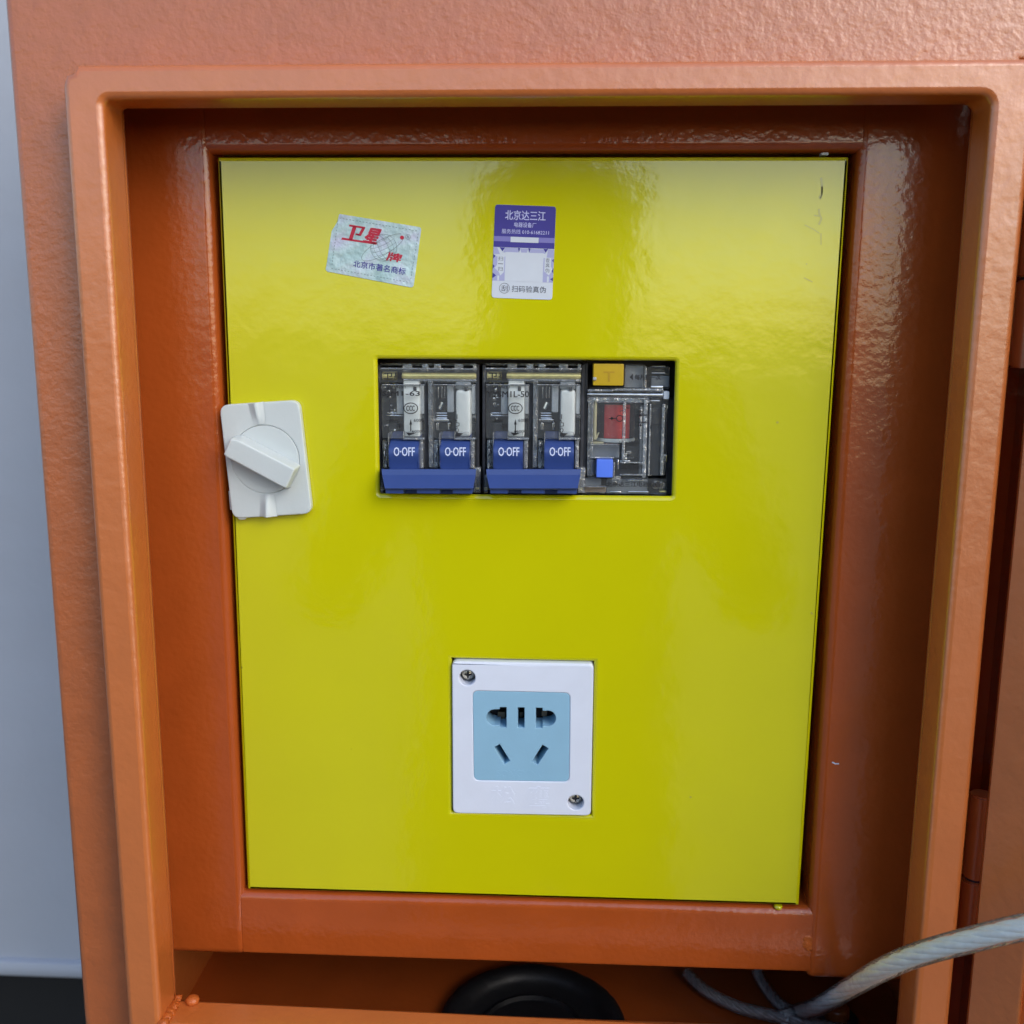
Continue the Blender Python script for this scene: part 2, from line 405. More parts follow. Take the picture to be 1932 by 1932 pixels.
# hinge slot, walls in the darker enamel to deepen its shade
MB().box(SLX - 0.001, SLX + 0.0012, YB + 0.0065, YSB, -0.42, OZ1 + 0.0025).build('slot_wall', 'frame', CAB)
MB().box(SLX - 0.001, SLR + 0.003, YSB + 0.0002, YSB + 0.003, -0.42, OZ1 + 0.0025).build('slot_back', 'frame', CAB)
MB().box(SLR, SLR + 0.002, YB + 0.0062, YSB, -0.42, OZ1 + 0.0025).build('slot_side', 'frame', CAB)
FZ = -0.216
ga, gb, gp = U(840, 1905, z=FZ), U(1173, 1919, z=FZ), U(1007, 1833, z=FZ)      # two ends and the top of the grommet seen above the lip
g_s = gp.y - (ga.y + gb.y) / 2; g_h = (gb.x - ga.x) / 2
GR = (g_h ** 2 + g_s ** 2) / (2 * g_s); gr_c = Vector(((ga.x + gb.x) / 2, gp.y - GR, FZ)); GK = GR / 0.0363
fl = MB(); me = plate(rect(-0.151, IX, YL + 0.016, 0.165), [circ(gr_c.x, gr_c.y, 0.030 * GK)], 0, 0.002, 0)
me.transform(Matrix(((1, 0, 0, 0), (0, 0, 1, 0), (0, -1, 0, FZ), (0, 0, 0, 1))))
fl.mesh(me).build('floor_plate', 'frame', CAB)
MB().box(-0.151, SLX - 0.002, YL + 0.001, YL + 0.004, FZ - 0.002, LZ0 - 0.010).build('floor_upstand', 'frame', CAB)
# inner frame: two stiles, two rails
FX0, FX1, FT, FB = -0.1092, 0.1107, 0.1387, -0.1384
def frame_bar(name, x0, x1, z0, z1, y0=-0.0005, r=0.0034):
    b = MB(); b.box(x0, x1, y0, y0 + 0.016, z0, z1, r, 4); return b.build(name, 'frame', CAB)
frame_bar('stile', -0.1505, FX0, -0.1662, 0.1845, -0.0006)
frame_bar('stile', FX1, IX - 0.0012, -0.1680, 0.1845, -0.0006)
JX0, JX1 = -0.1108, 0.1125
def rail(z0, z1, up):
    """between the stiles: rounded along the opening, square ends at the seams"""
    r = 0.0034; y0 = -0.0002; pr = []
    zs, zo = (z1, z0) if up else (z0, z1)
    s = 1 if up else -1
    for k in range(6):
        a = k / 5 * math.pi / 2
        pr.append((y0 + r - r * math.sin(a), zo + s * (r - r * math.cos(a))))
    ed = 0.0012
    pr2 = [(y0 + 0.016, zo)] + pr + [(y0, zs - s * ed), (y0 + ed * .3, zs - s * ed * .3), (y0 + ed, zs), (y0 + 0.016, zs)]
    n = len(pr2); e = 0.0004
    b = MB(); L = []
    for x, dy in ((JX0, e), (JX0 + e, 0), (JX1 - e, 0), (JX1, e)):
        L.append([b.bm.verts.new((x, y + dy, z)) for y, z in pr2])
    for a, c_ in zip(L, L[1:]):
        for k in range(n): b.bm.faces.new((a[k], a[(k + 1) % n], c_[(k + 1) % n], c_[k]))
    b.bm.faces.new(L[0][::-1]); b.bm.faces.new(L[-1])
    return b.build('rail', 'frame', CAB)
rail(FT, 0.1845, True)
rb = rail(-0.1650, FB, False)
wd = MB()
for (px, py, r) in [(1524, 1772, 0.0019), (1523, 1781, 0.0021), (1526, 1788, 0.0017)]:
    c = U(px, py, y=0); t = bmesh.new(); bmesh.ops.create_icosphere(t, subdivisions=2, radius=r)
    for v in t.verts: v.co = Vector((v.co.x, v.co.y * .3, v.co.z)) * random.uniform(.9, 1.15) + c
    wd.add(t)
wd.build('weld_bead', 'weld', rb, smooth=80)
# bolt on the floor beside the lip
bc = U(1577, 1926, z=FZ)
bo = MB(); bo.lathe([(0.0, 0.0), (0.0052, 0.0), (0.0056, 0.001), (0.0054, 0.0044), (0.0038, 0.0058), (0.0, 0.0062)][1:-1], bc + Vector((0, 0, 0.002)), n=24, jitter=0.01)
bo = bo.build('bolt', 'lip', CAB, smooth=50)
MB().lathe([(0.0094, 0.0), (0.0096, 0.001), (0.009, 0.0019), (0.005, 0.002)], bc + Vector((0, 0, 0.0001)), n=28).build('washer', 'dark', bo)
# little pale paint mark on the right stile
mk = MB(); mk.ribbon([U(1570, 1438, y=-0.00075), U(1576, 1441, y=-0.00075), U(1583, 1441, y=-0.00075)], 0.0005)
mk.build('paint_chip', 'paper', CAB, smooth=0)

# hinges and the outer door, standing open at the right
HX, HY, HR = 0.1560, -0.0195, 0.0041
hx = (U(1824, 1600, y=HY).x + U(1862, 1600, y=HY).x) / 2
def hinge(z0, z1, zs):
    h = MB(); h.cyl((hx, HY, z0), (hx, HY, zs - 0.0005), HR, 24, bev=0.0006)
    h = h.build('hinge', 'lip', CAB)
    MB().cyl((hx, HY, zs + 0.0005), (hx, HY, z1), HR, 24, bev=0.0006).build('knuckle', 'lip', h)
    MB().cyl((hx, HY, zs - 0.0006), (hx, HY, zs + 0.0006), HR - 0.001, 16).build('pin', 'dark', h)
    MB().box(SLX + 0.0025, hx, HY + 0.0015, HY + 0.0035, z0 + 0.001, zs - 0.001, 0.0004).build('leaf', 'frame', h)
hinge(-0.140, U(1845, 1497, y=HY).z, U(1838, 1655, y=HY).z)
hinge(U(1915, 694, y=HY).z, 0.128, U(1925, 526, y=HY).z)
dq = U(1858, 1600, y=-0.039); dx = dq.x; ddx = dx - 0.1509
door_pl = [(0.1509, -0.0500), (0.1514, -0.0506), (0.1612, -0.0606), (0.1622, -0.0610), (0.1640, -0.0585), (0.33, -0.230), (0.3315, -0.2286), (0.1640, -0.0560), (0.158, -0.052), (0.1565, -0.047), (0.1517, -0.0470)]
def plan(pl, z0, z1):
    b = MB(); n = len(pl)
    b.poly([(x, y, z0) for x, y in pl] + [(x, y, z1) for x, y in pl],
           [tuple(range(n))[::-1], tuple(range(n, 2 * n))] + [(k, (k + 1) % n, n + (k + 1) % n, n + k) for k in range(n)])
    return b
door_pl = [(x + ddx, y + 0.011) for x, y in door_pl]
od = plan(door_pl, -0.30, 0.150).box(SLR + 0.0012, SLR + 0.0024, -0.0395, YB - 0.0006, -0.299, 0.149).build('outer_door', 'lip', CAB, smooth=50)

# ------------------------------------------------------------------ yellow inner door with two cut-outs
YD = 0.0
py = [U(409, 296, y=0), U(1603, 295, y=0), U(1508, 1710, y=0), U(466, 1679, y=0)]
win = [(q.x, q.z) for q in (U(711, 677, y=0), U(1275, 681, y=0), U(1268, 937, y=0), U(716, 932, y=0))]
swn = [(q.x, q.z) for q in (U(852, 1243, y=0), U(1121, 1249, y=0), U(1116, 1540, y=0), U(853, 1532, y=0))]
DOOR = MB()
DOOR.prism(rnd([(q.x, q.z) for q in py], 0.0006, 3), 0.0, 0.0030, 0.0014, holes=[rnd(win, 0.0006, 3), swn])
for a, b in ((0, 1), (1, 2), (2, 3), (3, 0)):         # folded edges running back
    pa, pb = py[a].copy(), py[b].copy(); cx = Vector((0, 0, 0))
    ia, ib = pa + (cx - pa) * 0.012, pb + (cx - pb) * 0.012
    ea, eb = pa + (cx - pa) * 0.002, pb + (cx - pb) * 0.002
    DOOR.poly([ea + Vector((0, .0015, 0)), eb + Vector((0, .0015, 0)), eb + Vector((0, .014, 0)), ea + Vector((0, .014, 0)),
               ia + Vector((0, .0025, 0)), ib + Vector((0, .0025, 0)), ib + Vector((0, .014, 0)), ia + Vector((0, .014, 0))],
              [(0, 1, 2, 3), (7, 6, 5, 4), (3, 2, 6, 7)])
door = DOOR.build('inner_door', 'yellow', smooth=40, label='glossy yellow steel inner door with cut-outs for breakers and a socket', category='door')
st = MB()
for pts, wd in (([(1549, 335), (1551, 352), (1550, 366), (1546, 374)], .0007), ([(1551, 352), (1551, 368), (1547, 376)], .0005), ([(1545, 394), (1546, 404), (1550, 412), (1545, 424)], .0007),
                ([(1536, 406), (1546, 408)], .0004), ([(1518, 424), (1534, 432), (1546, 440)], .0003), ([(1549, 440), (1549, 462)], .0004), ([(1517, 524), (1533, 532)], .0004), ([(1530, 1155), (1533, 1159)], .0006)):
    st.ribbon([U(a, b, y=-0.00005) for a, b in pts], wd)
for a, b, r in ((1467, 797, .0005), (1303, 1504, .0005), (1522, 498, .0003)):
    q = U(a, b, y=-0.00005); st.flat([q + Vector((r * math.cos(k * .785), 0, r * .8 * math.sin(k * .785))) for k in range(8)])
st.build('scuff', 'stain', door, smooth=0)
dr = MB(); q = U(1468, 1711, y=0.0012); dr.lathe([(0.0006, -0.0007), (0.0014, -0.0005), (0.0017, 0.0003), (0.0014, 0.001)], q, n=16)
dr.build('paint_drip', 'yellow', door)
q = U(1555, 291, y=0.002); MB().box(q.x - .0012, q.x + .0012, .001, .004, q.z - .0005, q.z + .0004, .0002).build('foam_scrap', 'paper', door)

# ------------------------------------------------------------------ white rotary latch
c0 = P(LAT, 715, 1005, -0.004)
LT = thing('rotary_latch', 'milky white plastic turn latch with slanted grip at the left edge of yellow door', 'latch', (c0.x, 0, c0.z - 0.02))
base = XZ(LAT, [(80, 255), (1180, 183), (1362, 1752), (262, 1822)], -0.0035)
dc = P(LAT, 718, 1005, -0.0035); dr_ = (P(LAT, 1188, 1005, -0.0035) - P(LAT, 252, 1005, -0.0035)).length / 2
MB().prism(rnd(base, 0.0034), -0.0035, -0.0004, 0.0004, holes=[circ(dc.x, dc.z, dr_ - 0.00006, 56)]).build('base_plate', 'white_plastic', LT)
dial = MB().prism(circ(dc.x, dc.z, dr_ - 0.00012, 56), -0.0036, -0.0006, 0.00012).build('dial', 'white_plastic', LT)
YG = -0.0105
grip = XZ(LAT, [(232, 712), (345, 738), (1128, 1140), (1062, 1290), (1005, 1412), (930, 1378), (165, 968), (138, 935)], YG)
gm = plate(rnd(grip, 0.0008), [], YG, -0.0034, 0.0006)
for v in gm.vertices:                       # the grip spreads towards its foot
    if v.co.y > -0.0050:
        d = Vector((v.co.x - dc.x, 0, v.co.z - dc.z)); ax = Vector((0.87, 0, -0.45)).normalized()
        per = d - ax * d.dot(ax); v.co += per * 0.22
MB().mesh(gm).build('grip', 'white_plastic', dial, smooth=50)
def ridge(p_out, p_in, h, wdt):
    a = P(LAT, *p_out, -0.0036); b = P(LAT, *p_in, -0.0036); d = (b - a); s = Vector((-d.z, 0, d.x)).normalized()
    m = MB(); rows = []
    for i in range(8):
        t = i / 7; hh = h * (1 - t ** 2 * 0.92); ww = wdt * (1 - 0.25 * t)
        rows.append([m.bm.verts.new(a + d * t + s * ww * k + Vector((0, -hh * f, 0))) for k, f in ((-1.5, -.06), (-.8, .22), (-.35, .8), (0, 1), (.35, .8), (.8, .22), (1.5, -.06))])
    for r0, r1 in zip(rows, rows[1:]):
        for k in range(6): m.bm.faces.new((r0[k], r0[k + 1], r1[k + 1], r1[k]))
    m.bm.faces.new(rows[0]); m.bm.faces.new(rows[-1][::-1])
    return m.build('rib', 'white_plastic', LT, smooth=70)
ridge((585, 222), (640, 520), 0.0016, 0.0019)
ridge((760, 1790), (745, 1490), 0.0022, 0.0022)
fl_ = MB(); fl_.prism(rnd(XZ(LAT, [(330, 1800), (470, 1795), (450, 1828), (370, 1832)], -0.002), .0004), -0.0028, -0.001, 0.0002)
fl_.prism(rnd(XZ(LAT, [(210, 1440), (235, 1440), (262, 1700), (235, 1700)], -0.002), .0002), -0.0022, -0.001, 0.0001)
fl_.build('mould_flash', 'white_plastic', LT)

# ------------------------------------------------------------------ clear two-pole breakers
def ring_pts(cr, cx, cy, rx, ry, y, n=28, rot=0.0):
    return [P(cr, cx + rx * math.cos(a) * math.cos(rot) - ry * math.sin(a) * math.sin(rot), cy + rx * math.cos(a) * math.sin(rot) + ry * math.sin(a) * math.cos(rot), y)
            for a in (2 * math.pi * k / n for k in range(n))]
def quad(cr, x0, y0, x1, y1, y):
    return [P(cr, x0, y0, y), P(cr, x1, y0, y), P(cr, x1, y1, y), P(cr, x0, y1, y)]
def bits(mb, cr, x0, y0, x1, y1, n, smin, smax, ya, yb):  # small random boxes, scattered in for glints
    for _ in range(n):
        a, b = random.uniform(x0, x1), random.uniform(y0, y1); s1, s2 = random.uniform(smin, smax), random.uniform(smin, smax)
        y = random.uniform(ya, yb); mb.pbox(cr, a, b, min(a + s1, x1), min(b + s2, y1), y, y + .002, .00015)

def breaker(dx_, model, label, pole):
    X = lambda v: v + dx_
    c = P(BRK, X(515), 1230, 0.01)
    T = thing('circuit_breaker', label, 'breaker', (c.x, 0.01, c.z), 'clear two-pole circuit breakers')
    # dark body behind
    b = MB(); b.pbox(BRK, X(60), 90, X(930), 1250, 0.026, 0.05, 0.0003)
    for x0, x1 in ((478, 508), (905, 932)): b.pbox(BRK, X(x0), 150, X(x1), 1200, 0.007, 0.028, 0.0002)
    b.pbox(BRK, X(92), 150, X(118), 1200, 0.007, 0.028, 0.0002)
    b.build('housing', 'dark', T)
    # brass bar across both poles
    rod = MB(); a = P(BRK, X(290), 240, 0.0070); e = P(BRK, X(908), 240, 0.0070)
    rod.cyl(a, (e.x, a.y, a.z), 0.00120, 16, bev=0.0003); rod.build('brass_bar', 'brass', T)
    cs = MB(); a = P(BRK, X(135), 240, 0.0085); cs.cyl(a, a + Vector((0.0052, 0, 0)), 0.0016, 12)
    bits(cs, BRK, X(130), 290, X(300), 330, 4, 15, 40, .014, .018); cs.build('clamp_screw', 'brass', T)
    for k, o in enumerate((0, 424)):
        Y = lambda v: X(v + o)
        # white arc chamber and its greyer flanks
        ch = MB()
        if k == 0: ch.pbox(BRK, Y(305), 285, Y(440), 745, 0.0045, 0.018, 0.0005)
        else: ch.pbox(BRK, X(735), 355, X(862), 745, 0.0045, 0.018, 0.0012)
        ch.build('arc_chamber', 'pale', T)
        fk = MB()
        if k == 0:
            fk.pbox(BRK, X(245), 330, X(303), 560, 0.007, 0.02, 0.0005); fk.pbox(BRK, X(442), 320, X(478), 560, 0.007, 0.02, 0.0005)
        else:
            fk.pbox(BRK, X(665), 320, X(722), 545, 0.006, 0.02, 0.0005); fk.pbox(BRK, X(735), 290, X(862), 352, 0.006, 0.02, 0.0005); fk.pbox(BRK, X(866), 320, X(905), 560, 0.008, 0.02, 0.0005)
        fk.build('chamber_side', 'grey', T)
        # springs, screws and levers, steel pieces put in for glints
        stl = MB()
        if k == 0:
            bits(stl, BRK, X(135), 290, X(240), 720, 16, 10, 34, .012, .022)
            for yy in (545, 565): stl.pbox(BRK, X(165), yy, X(300), yy + 12, 0.012, 0.014)
            stl.cyl(P(BRK, X(445), 575, .012), P(BRK, X(475), 575, .012), 0.0011, 12)
            stl.pbox(BRK, X(465), 800, X(490), 850, 0.008, 0.01); stl.pbox(BRK, X(455), 900, X(470), 1005, 0.008, 0.01)
        else:
            for xx in (585, 615, 640): stl.pbox(BRK, X(xx), 330, X(xx + 14), 430, 0.014, 0.016, 0.0004)
            stl.tube([P(BRK, X(630), 460, .011), P(BRK, X(605), 515, .011)], 0.0008, 8)
            for yy in (545, 565, 585): stl.pbox(BRK, X(575), yy, X(668), yy + 12, 0.012, 0.014)
            stl.pbox(BRK, X(562), 600, X(690), 622, 0.0095, 0.013); stl.pbox(BRK, X(575), 630, X(598), 690, 0.0095, 0.013); stl.pbox(BRK, X(672), 630, X(692), 690, .0095, .013)
            stl.cyl(P(BRK, X(870), 575, .012), P(BRK, X(905), 575, .012), 0.0011, 12)
            stl.pbox(BRK, X(868), 850, X(890), 1010, 0.008, 0.01)
        stl.build('spring_glint', 'steel', T)
        lk = MB()
        if k == 0:
            lk.pbox(BRK, X(180), 630, X(255), 700, 0.0135, 0.02); lk.pbox(BRK, X(452), 610, X(478), 690, 0.012, 0.02)
        else:
            lk.pbox(BRK, X(600), 630, X(670), 690, 0.0135, 0.02); lk.pbox(BRK, X(610), 470, X(660), 525, 0.0135, 0.02); lk.pbox(BRK, X(870), 630, X(903), 700, 0.012, 0.02)
        lk.pbox(BRK, Y(385), 330, Y(412), 368, 0.0041, 0.0049)
        lk.build('latch_lever', 'black', T)
        # blue toggle
        tg = MB(); x0, x1 = P(BRK, Y(180), 870, -.001).x, P(BRK, Y(427), 870, -.001).x
        prof = [(700, .0095), (765, .0050), (790, .0022), (820, .0002), (850, -.0009), (885, -.0013), (925, -.0009), (960, 0.0), (1020, 0.0005)]
        L = []
        n = 9
        for x in (x0, x1):
            L.append([tg.bm.verts.new((x, y, P(BRK, Y(300), sy, y).z)) for sy, y in prof] + [tg.bm.verts.new((x, .012, P(BRK, Y(300), sy, .012).z)) for sy in (1020, 700)])
        m_ = len(L[0])
        for i in range(m_): tg.bm.faces.new((L[0][i], L[0][(i + 1) % m_], L[1][(i + 1) % m_], L[1][i]))
        tg.bm.faces.new(L[0][::-1]); tg.bm.faces.new(L[1])
        bmesh.ops.bevel(tg.bm, geom=[e for e in tg.bm.edges if abs(e.verts[0].co.x - e.verts[1].co.x) < 1e-7], offset=0.0003, segments=2, affect='EDGES')
        tg = tg.build('toggle', 'blue', T, smooth=50)
        tx = MB()
        V = quad(BRK, Y(225), 833, Y(397), 905, -0.0014)
        for v in V: v.y = -0.00145
        tx.text('O·OFF', V, 0.02)
        tx.build('lettering', 'white_ink', tg, smooth=0)
    # tie bar that joins the two toggles
    tb = MB(); L = []
    for sx0, sx1, sy, y in ((124, 906, 1012, -.0030), (124, 906, 1016, -.0036), (128, 903, 1062, -.0042), (130, 902, 1070, -.0047), (150, 882, 1172, -.0086), (154, 878, 1181, -.0082), (156, 876, 1184, 0.003), (124, 906, 1012, 0.003)):
        L.append((tb.bm.verts.new(P(BRK, X(sx0), sy, y)), tb.bm.verts.new(P(BRK, X(sx1), sy, y))))
    n = len(L)
    for i in range(n): tb.bm.faces.new((L[i][0], L[i][1], L[(i + 1) % n][1], L[(i + 1) % n][0]))
    tb.bm.faces.new([l[0] for l in L][::-1]); tb.bm.faces.new([l[1] for l in L])
    for a, e in ((156, 305), (415, 608), (712, 876)): tb.pbox(BRK, X(a), 1181, X(e), 1216, -.0068, .003, .0002)
    tb.pbox(BRK, X(160), 1181, X(870), 1216, -.0010, .0025, 0)
    tb.build('tie_bar', 'blue', T, smooth=30)
    # clear cover: front sheets, top step, ribs
    cv = MB()
    for o in (0, 424):
        cv.pbox(BRK, X(122 + o), 315, X(478 + o), 762, 0.0022, 0.0032, 0.0003)
        cv.pbox(BRK, X(180 + o), 705, X(425 + o), 768, 0.0024, 0.0034, 0.0004)
    cv.pbox(BRK, X(100), 185, X(910), 300, 0.0040, 0.0048, 0.0004)
    cv.build('clear_cover', 'clear', T)
    rb_ = MB()
    rb_.pbox(BRK, X(110), 135, X(915), 160, 0.0100, 0.0115, 0.0005)
    rb_.pbox(BRK, X(110), 176, X(915), 192, 0.0042, 0.0065, 0.0005); rb_.pbox(BRK, X(300), 268, X(912), 288, 0.0061, 0.0075, 0.0005)
    for xx, w_ in ((300, 75), (455, 60), (555, 60), (725, 75), (880, 30)): rb_.pbox(BRK, X(xx), 140, X(xx + w_), 205, 0.0055, 0.0065, 0.0003)
    for o in (0, 424):
        rb_.pbox(BRK, X(122 + o), 310, X(480 + o), 322, 0.0034, 0.0050, 0.0003); rb_.pbox(BRK, X(300 + o), 700, X(310 + o), 775, 0.0022, 0.006, 0.0003)
        rb_.pbox(BRK, X(432 + o), 770, X(470 + o), 1010, 0.0030, 0.010, 0.0005); rb_.pbox(BRK, X(128 + o), 770, X(176 + o), 1010, 0.0050, 0.012, 0.0005)
        rb_.pbox(BRK, X(176 + o), 715, X(186 + o), 1000, 0.0020, 0.010, 0.0003); rb_.pbox(BRK, X(305 + o), 752, X(480 + o), 774, 0.0022, 0.005, 0.0005)
        for q_ in range(7):  # random clear bits added for greyish glints beside the toggle
            x_ = random.choice((132, 434)) + random.uniform(0, 22); yy = random.uniform(775, 985)
            rb_.pbox(BRK, X(x_ + o), yy, X(x_ + o + random.uniform(10, 22)), yy + random.uniform(14, 60), .0024 + .0003 * q_, .0055, .0004)
    rb_.pbox(BRK, X(508), 280, X(552), 1005, 0.0050, 0.012, 0.0005)
    rb_.pbox(BRK, X(880), 1000, X(945), 1215, 0.0040, 0.012, 0.0005); rb_.pbox(BRK, X(104), 1060, X(140), 1215, 0.0040, 0.012, 0.0005)
    rb_.build('cover_rib', 'clear_edge', T)
    for a_, b_ in ((104, 150), (888, 930)): MB().pbox(BRK, X(a_), 1168, X(b_), 1188, .006, .009, .0003).build('rail_clip', 'brass', T)
    # print on the cover
    pr = MB(); yp = 0.0019
    mx = (130, 440) if dx_ == 0 else (130, 478)
    pr.text(model, quad(BRK, X(mx[0]), 368, X(mx[1]), 418, yp), 0.025)
    pr.text('GB10963.1', quad(BRK, X(160), 326, X(320), 346, yp), 0.02)
    pr.text('~400V', quad(BRK, X(165), 597, X(265), 622, yp), 0.02); pr.text('6000', quad(BRK, X(390), 597, X(470), 622, yp), 0.02)
    pr.text('C20', quad(BRK, X(250), 640, X(300), 668, yp), 0.02)
    pr.text('6000', quad(BRK, X(375), 690, X(455), 712, yp), 0.02)
    pr.ribbon(ring_pts(BRK, X(365), 510, 57, 44, yp), 0.00032, True)
    pr.text('CCC', quad(BRK, X(328), 488, X(397), 532, yp), 0.02)
    ar = [(365, 640), (365, 700)]
    pr.ribbon([P(BRK, X(a), b_, yp) for a, b_ in ar], 0.0004)
    pr.flat([P(BRK, X(365), 598, yp), P(BRK, X(376), 645, yp), P(BRK, X(354), 645, yp)])
    if dx_: pr.flat([P(BRK, X(365), 735, yp), P(BRK, X(354), 695, yp), P(BRK, X(376), 695, yp)])
    pr.text('卫星', quad(BRK, X(140), 215, X(300), 268, 0.0038), 0.03)
    sy_ = [(748, 560), (748, 600)], [(720, 600), (745, 612), (745, 630), (765, 632), (765, 655), (740, 660)], [(680, 590), (690, 620), (706, 630), (684, 645), (706, 655), (684, 672), (700, 690)], [(735, 690), (750, 670), (762, 690), (750, 715), (735, 700)]
    for s_ in sy_: pr.ribbon([P(BRK, X(a), b_, yp) for a, b_ in s_], 0.0003)
    pr.flat([P(BRK, X(740), 712, yp), P(BRK, X(800), 718, yp), P(BRK, X(765), 745, yp), P(BRK, X(745), 735, yp)])
    pr.flat([P(BRK, X(325), 710, yp), P(BRK, X(405), 716, yp), P(BRK, X(350), 738, yp)])
    pr.build('printing', 'ink', T, smooth=0)
    return T
breaker(0, 'SJM1-63', 'two-pole breaker in clear casing printed SJM1-63, beside the left end of the window', 0)
breaker(866, 'YYSM1L-50', 'two-pole breaker in clear casing printed YYSM1L-50, between the other breaker and the red coil', 1)

# ------------------------------------------------------------------ leakage module
c = P(RCM, 830, 1800, 0.01)
RM = thing('leakage_module', 'clear leakage protection module with amber T button, red coil and bright blue button', 'leakage module', (c.x, 0.01, c.z))
b = MB(); b.pbox(RCM, 290, 120, 1460, 1860, 0.026, 0.05, 0.0003); b.pbox(RCM, 275, 200, 325, 1780, 0.008, 0.028); b.pbox(RCM, 1290, 640, 1390, 1780, 0.010, 0.03); b.build('housing', 'dark', RM)
tbn = MB().pbox(RCM, 400, 205, 770, 472, 0.0020, 0.012, 0.0004).build('test_button', 'amber', RM)
MB().text('T', quad(RCM, 528, 300, 655, 420, 0.0019), 0.02).build('lettering', 'amber_dark', tbn, smooth=0)
MB().pbox(RCM, 398, 368, 440, 405, 0.0012, 0.004).build('button_pin', 'grey', tbn)
a = P(RCM, 330, 578, .007); e = P(RCM, 1250, 578, .007)
rod = MB().cyl(a, (e.x, a.y, a.z), 0.0014, 18, bev=0.0003).build('steel_rod', 'steel', RM)
MB().pbox(RCM, 1250, 538, 1322, 636, 0.0045, 0.010, 0.0004).build('rod_end', 'paper', rod)
cx0, cx1 = P(RCM, 445, 890, .012).x, P(RCM, 915, 890, .012).x
cz1, cz0 = P(RCM, 680, 690, .012).z, P(RCM, 680, 1108, .012).z
coil = MB(); coil.cyl(((cx0 + cx1) / 2, .0165, cz0), ((cx0 + cx1) / 2, .0165, cz1), (cx1 - cx0) / 2, 40, bev=.0003); coil.build('coil', 'coil_side_shade', RM)
wn = MB(); cxm = (cx0 + cx1) / 2; R_ = (cx1 - cx0) / 2 + .00012  # red front arc, leaving the painted dark sides of the coil showing
an = [math.radians(-90 + d) for d in range(-38, 45, 4)]
wn.poly([(cxm + R_ * math.cos(a_), .0165 + R_ * math.sin(a_), zz) for zz in (cz0 + .0002, cz1 - .0002) for a_ in an], [(i_, i_ + 1, len(an) + i_ + 1, len(an) + i_) for i_ in range(len(an) - 1)])
wn.build('coil_red_front', 'red', RM, smooth=60)
MB().cyl(((cx0 + cx1) / 2, .0165, cz0 - .0013), ((cx0 + cx1) / 2, .0165, cz0), (cx1 - cx0) / 2 + .0002, 40, bev=.0003).build('coil_base', 'pale', RM)
cw = MB(); cw.tube([P(RCM, 430, 640, .008), P(RCM, 425, 860, .008), P(RCM, 420, 1120, .008)], 0.0006, 10); cw.tube([P(RCM, 435, 1110, .008), P(RCM, 468, 1035, .008)], 0.0003, 8); cw.build('lead_wire', 'cream', RM)
MB().pbox(RCM, 360, 1150, 530, 1190, 0.010, 0.016, .0004).build('terminal', 'cream', RM)
bb = MB(); bb.pbox(RCM, 440, 1362, 640, 1582, 0.0015, 0.012, 0.0004); bb.build('reset_button', 'bright_blue', RM)
for (x0, y0, x1, y1, d, e) in ((370, 1195, 720, 1345, .009, .016), (340, 1370, 425, 1560, .009, .016), (780, 225, 1010, 500, .007, .016), (1100, 350, 1320, 490, .008, .018), (270, 1590, 500, 1690, .007, .012), (560, 1600, 1060, 1780, .009, .014), (960, 700, 1060, 1560, .012, .016)):
    MB().pbox(RCM, x0, y0, x1, y1, d, e, .0005).build('inner_moulding', 'smoky', RM)
MB().pbox(RCM, 262, 1690, 555, 1760, 0.0060, 0.010, .0004).build('bottom_bar', 'beige', RM)
cp = MB(); cp.cyl(P(RCM, 1152, 720, .0145), P(RCM, 1152, 1540, .0145), 0.0040, 24, bev=.0004); cp.build('capacitor', 'dark', RM)
sb = MB()
for (x0, y0, x1, y1) in ((1105, 226, 1280, 250), (1105, 310, 1272, 328), (1095, 470, 1250, 512), (1090, 640, 1215, 672), (820, 1605, 1010, 1622), (600, 1745, 740, 1762), (820, 1745, 1070, 1765), (690, 1360, 712, 1480), (1250, 1300, 1300, 1400), (725, 1375, 850, 1386), (725, 1400, 850, 1412)):
    sb.pbox(RCM, x0, y0, x1, y1, 0.0075, 0.0095, .0004)
for x, y, r in ((1160, 1670, .0016), (1225, 1672, .0014)):
    q = P(RCM, x, y, .006); sb.cyl(q, q + Vector((0, .003, 0)), r, 16, bev=.0005)
bits(sb, RCM, 730, 1190, 1000, 1370, 8, 30, 80, .014, .02); bits(sb, RCM, 330, 1600, 1250, 1780, 10, 30, 90, .012, .018); bits(sb, RCM, 650, 1230, 720, 1400, 4, 20, 40, .010, .013)
sb.build('metal_fitting', 'steel', RM)
MB().pbox(RCM, 1200, 1740, 1285, 1762, .006, .009, .0003).build('rail_clip', 'brass', RM)
pc = MB(); pc.pbox(RCM, 785, 1200, 950, 1330, .016, .02, .0004); pc.build('circuit_board', 'black', RM)
cv = MB()
cv.pbox(RCM, 345, 490, 1080, 1590, 0.0048, 0.0060, .0004); cv.pbox(RCM, 1085, 540, 1290, 1560, 0.0052, 0.0064, .0006); cv.pbox(RCM, 775, 215, 1030, 505, 0.0040, 0.0052, .0005)
cv.pbox(RCM, 1045, 240, 1325, 510, .0070, .0082, .0004); cv.pbox(RCM, 300, 1590, 1290, 1780, .0050, .0060, .0005)
cv.build('clear_cover', 'clear', RM)
rb_ = MB()
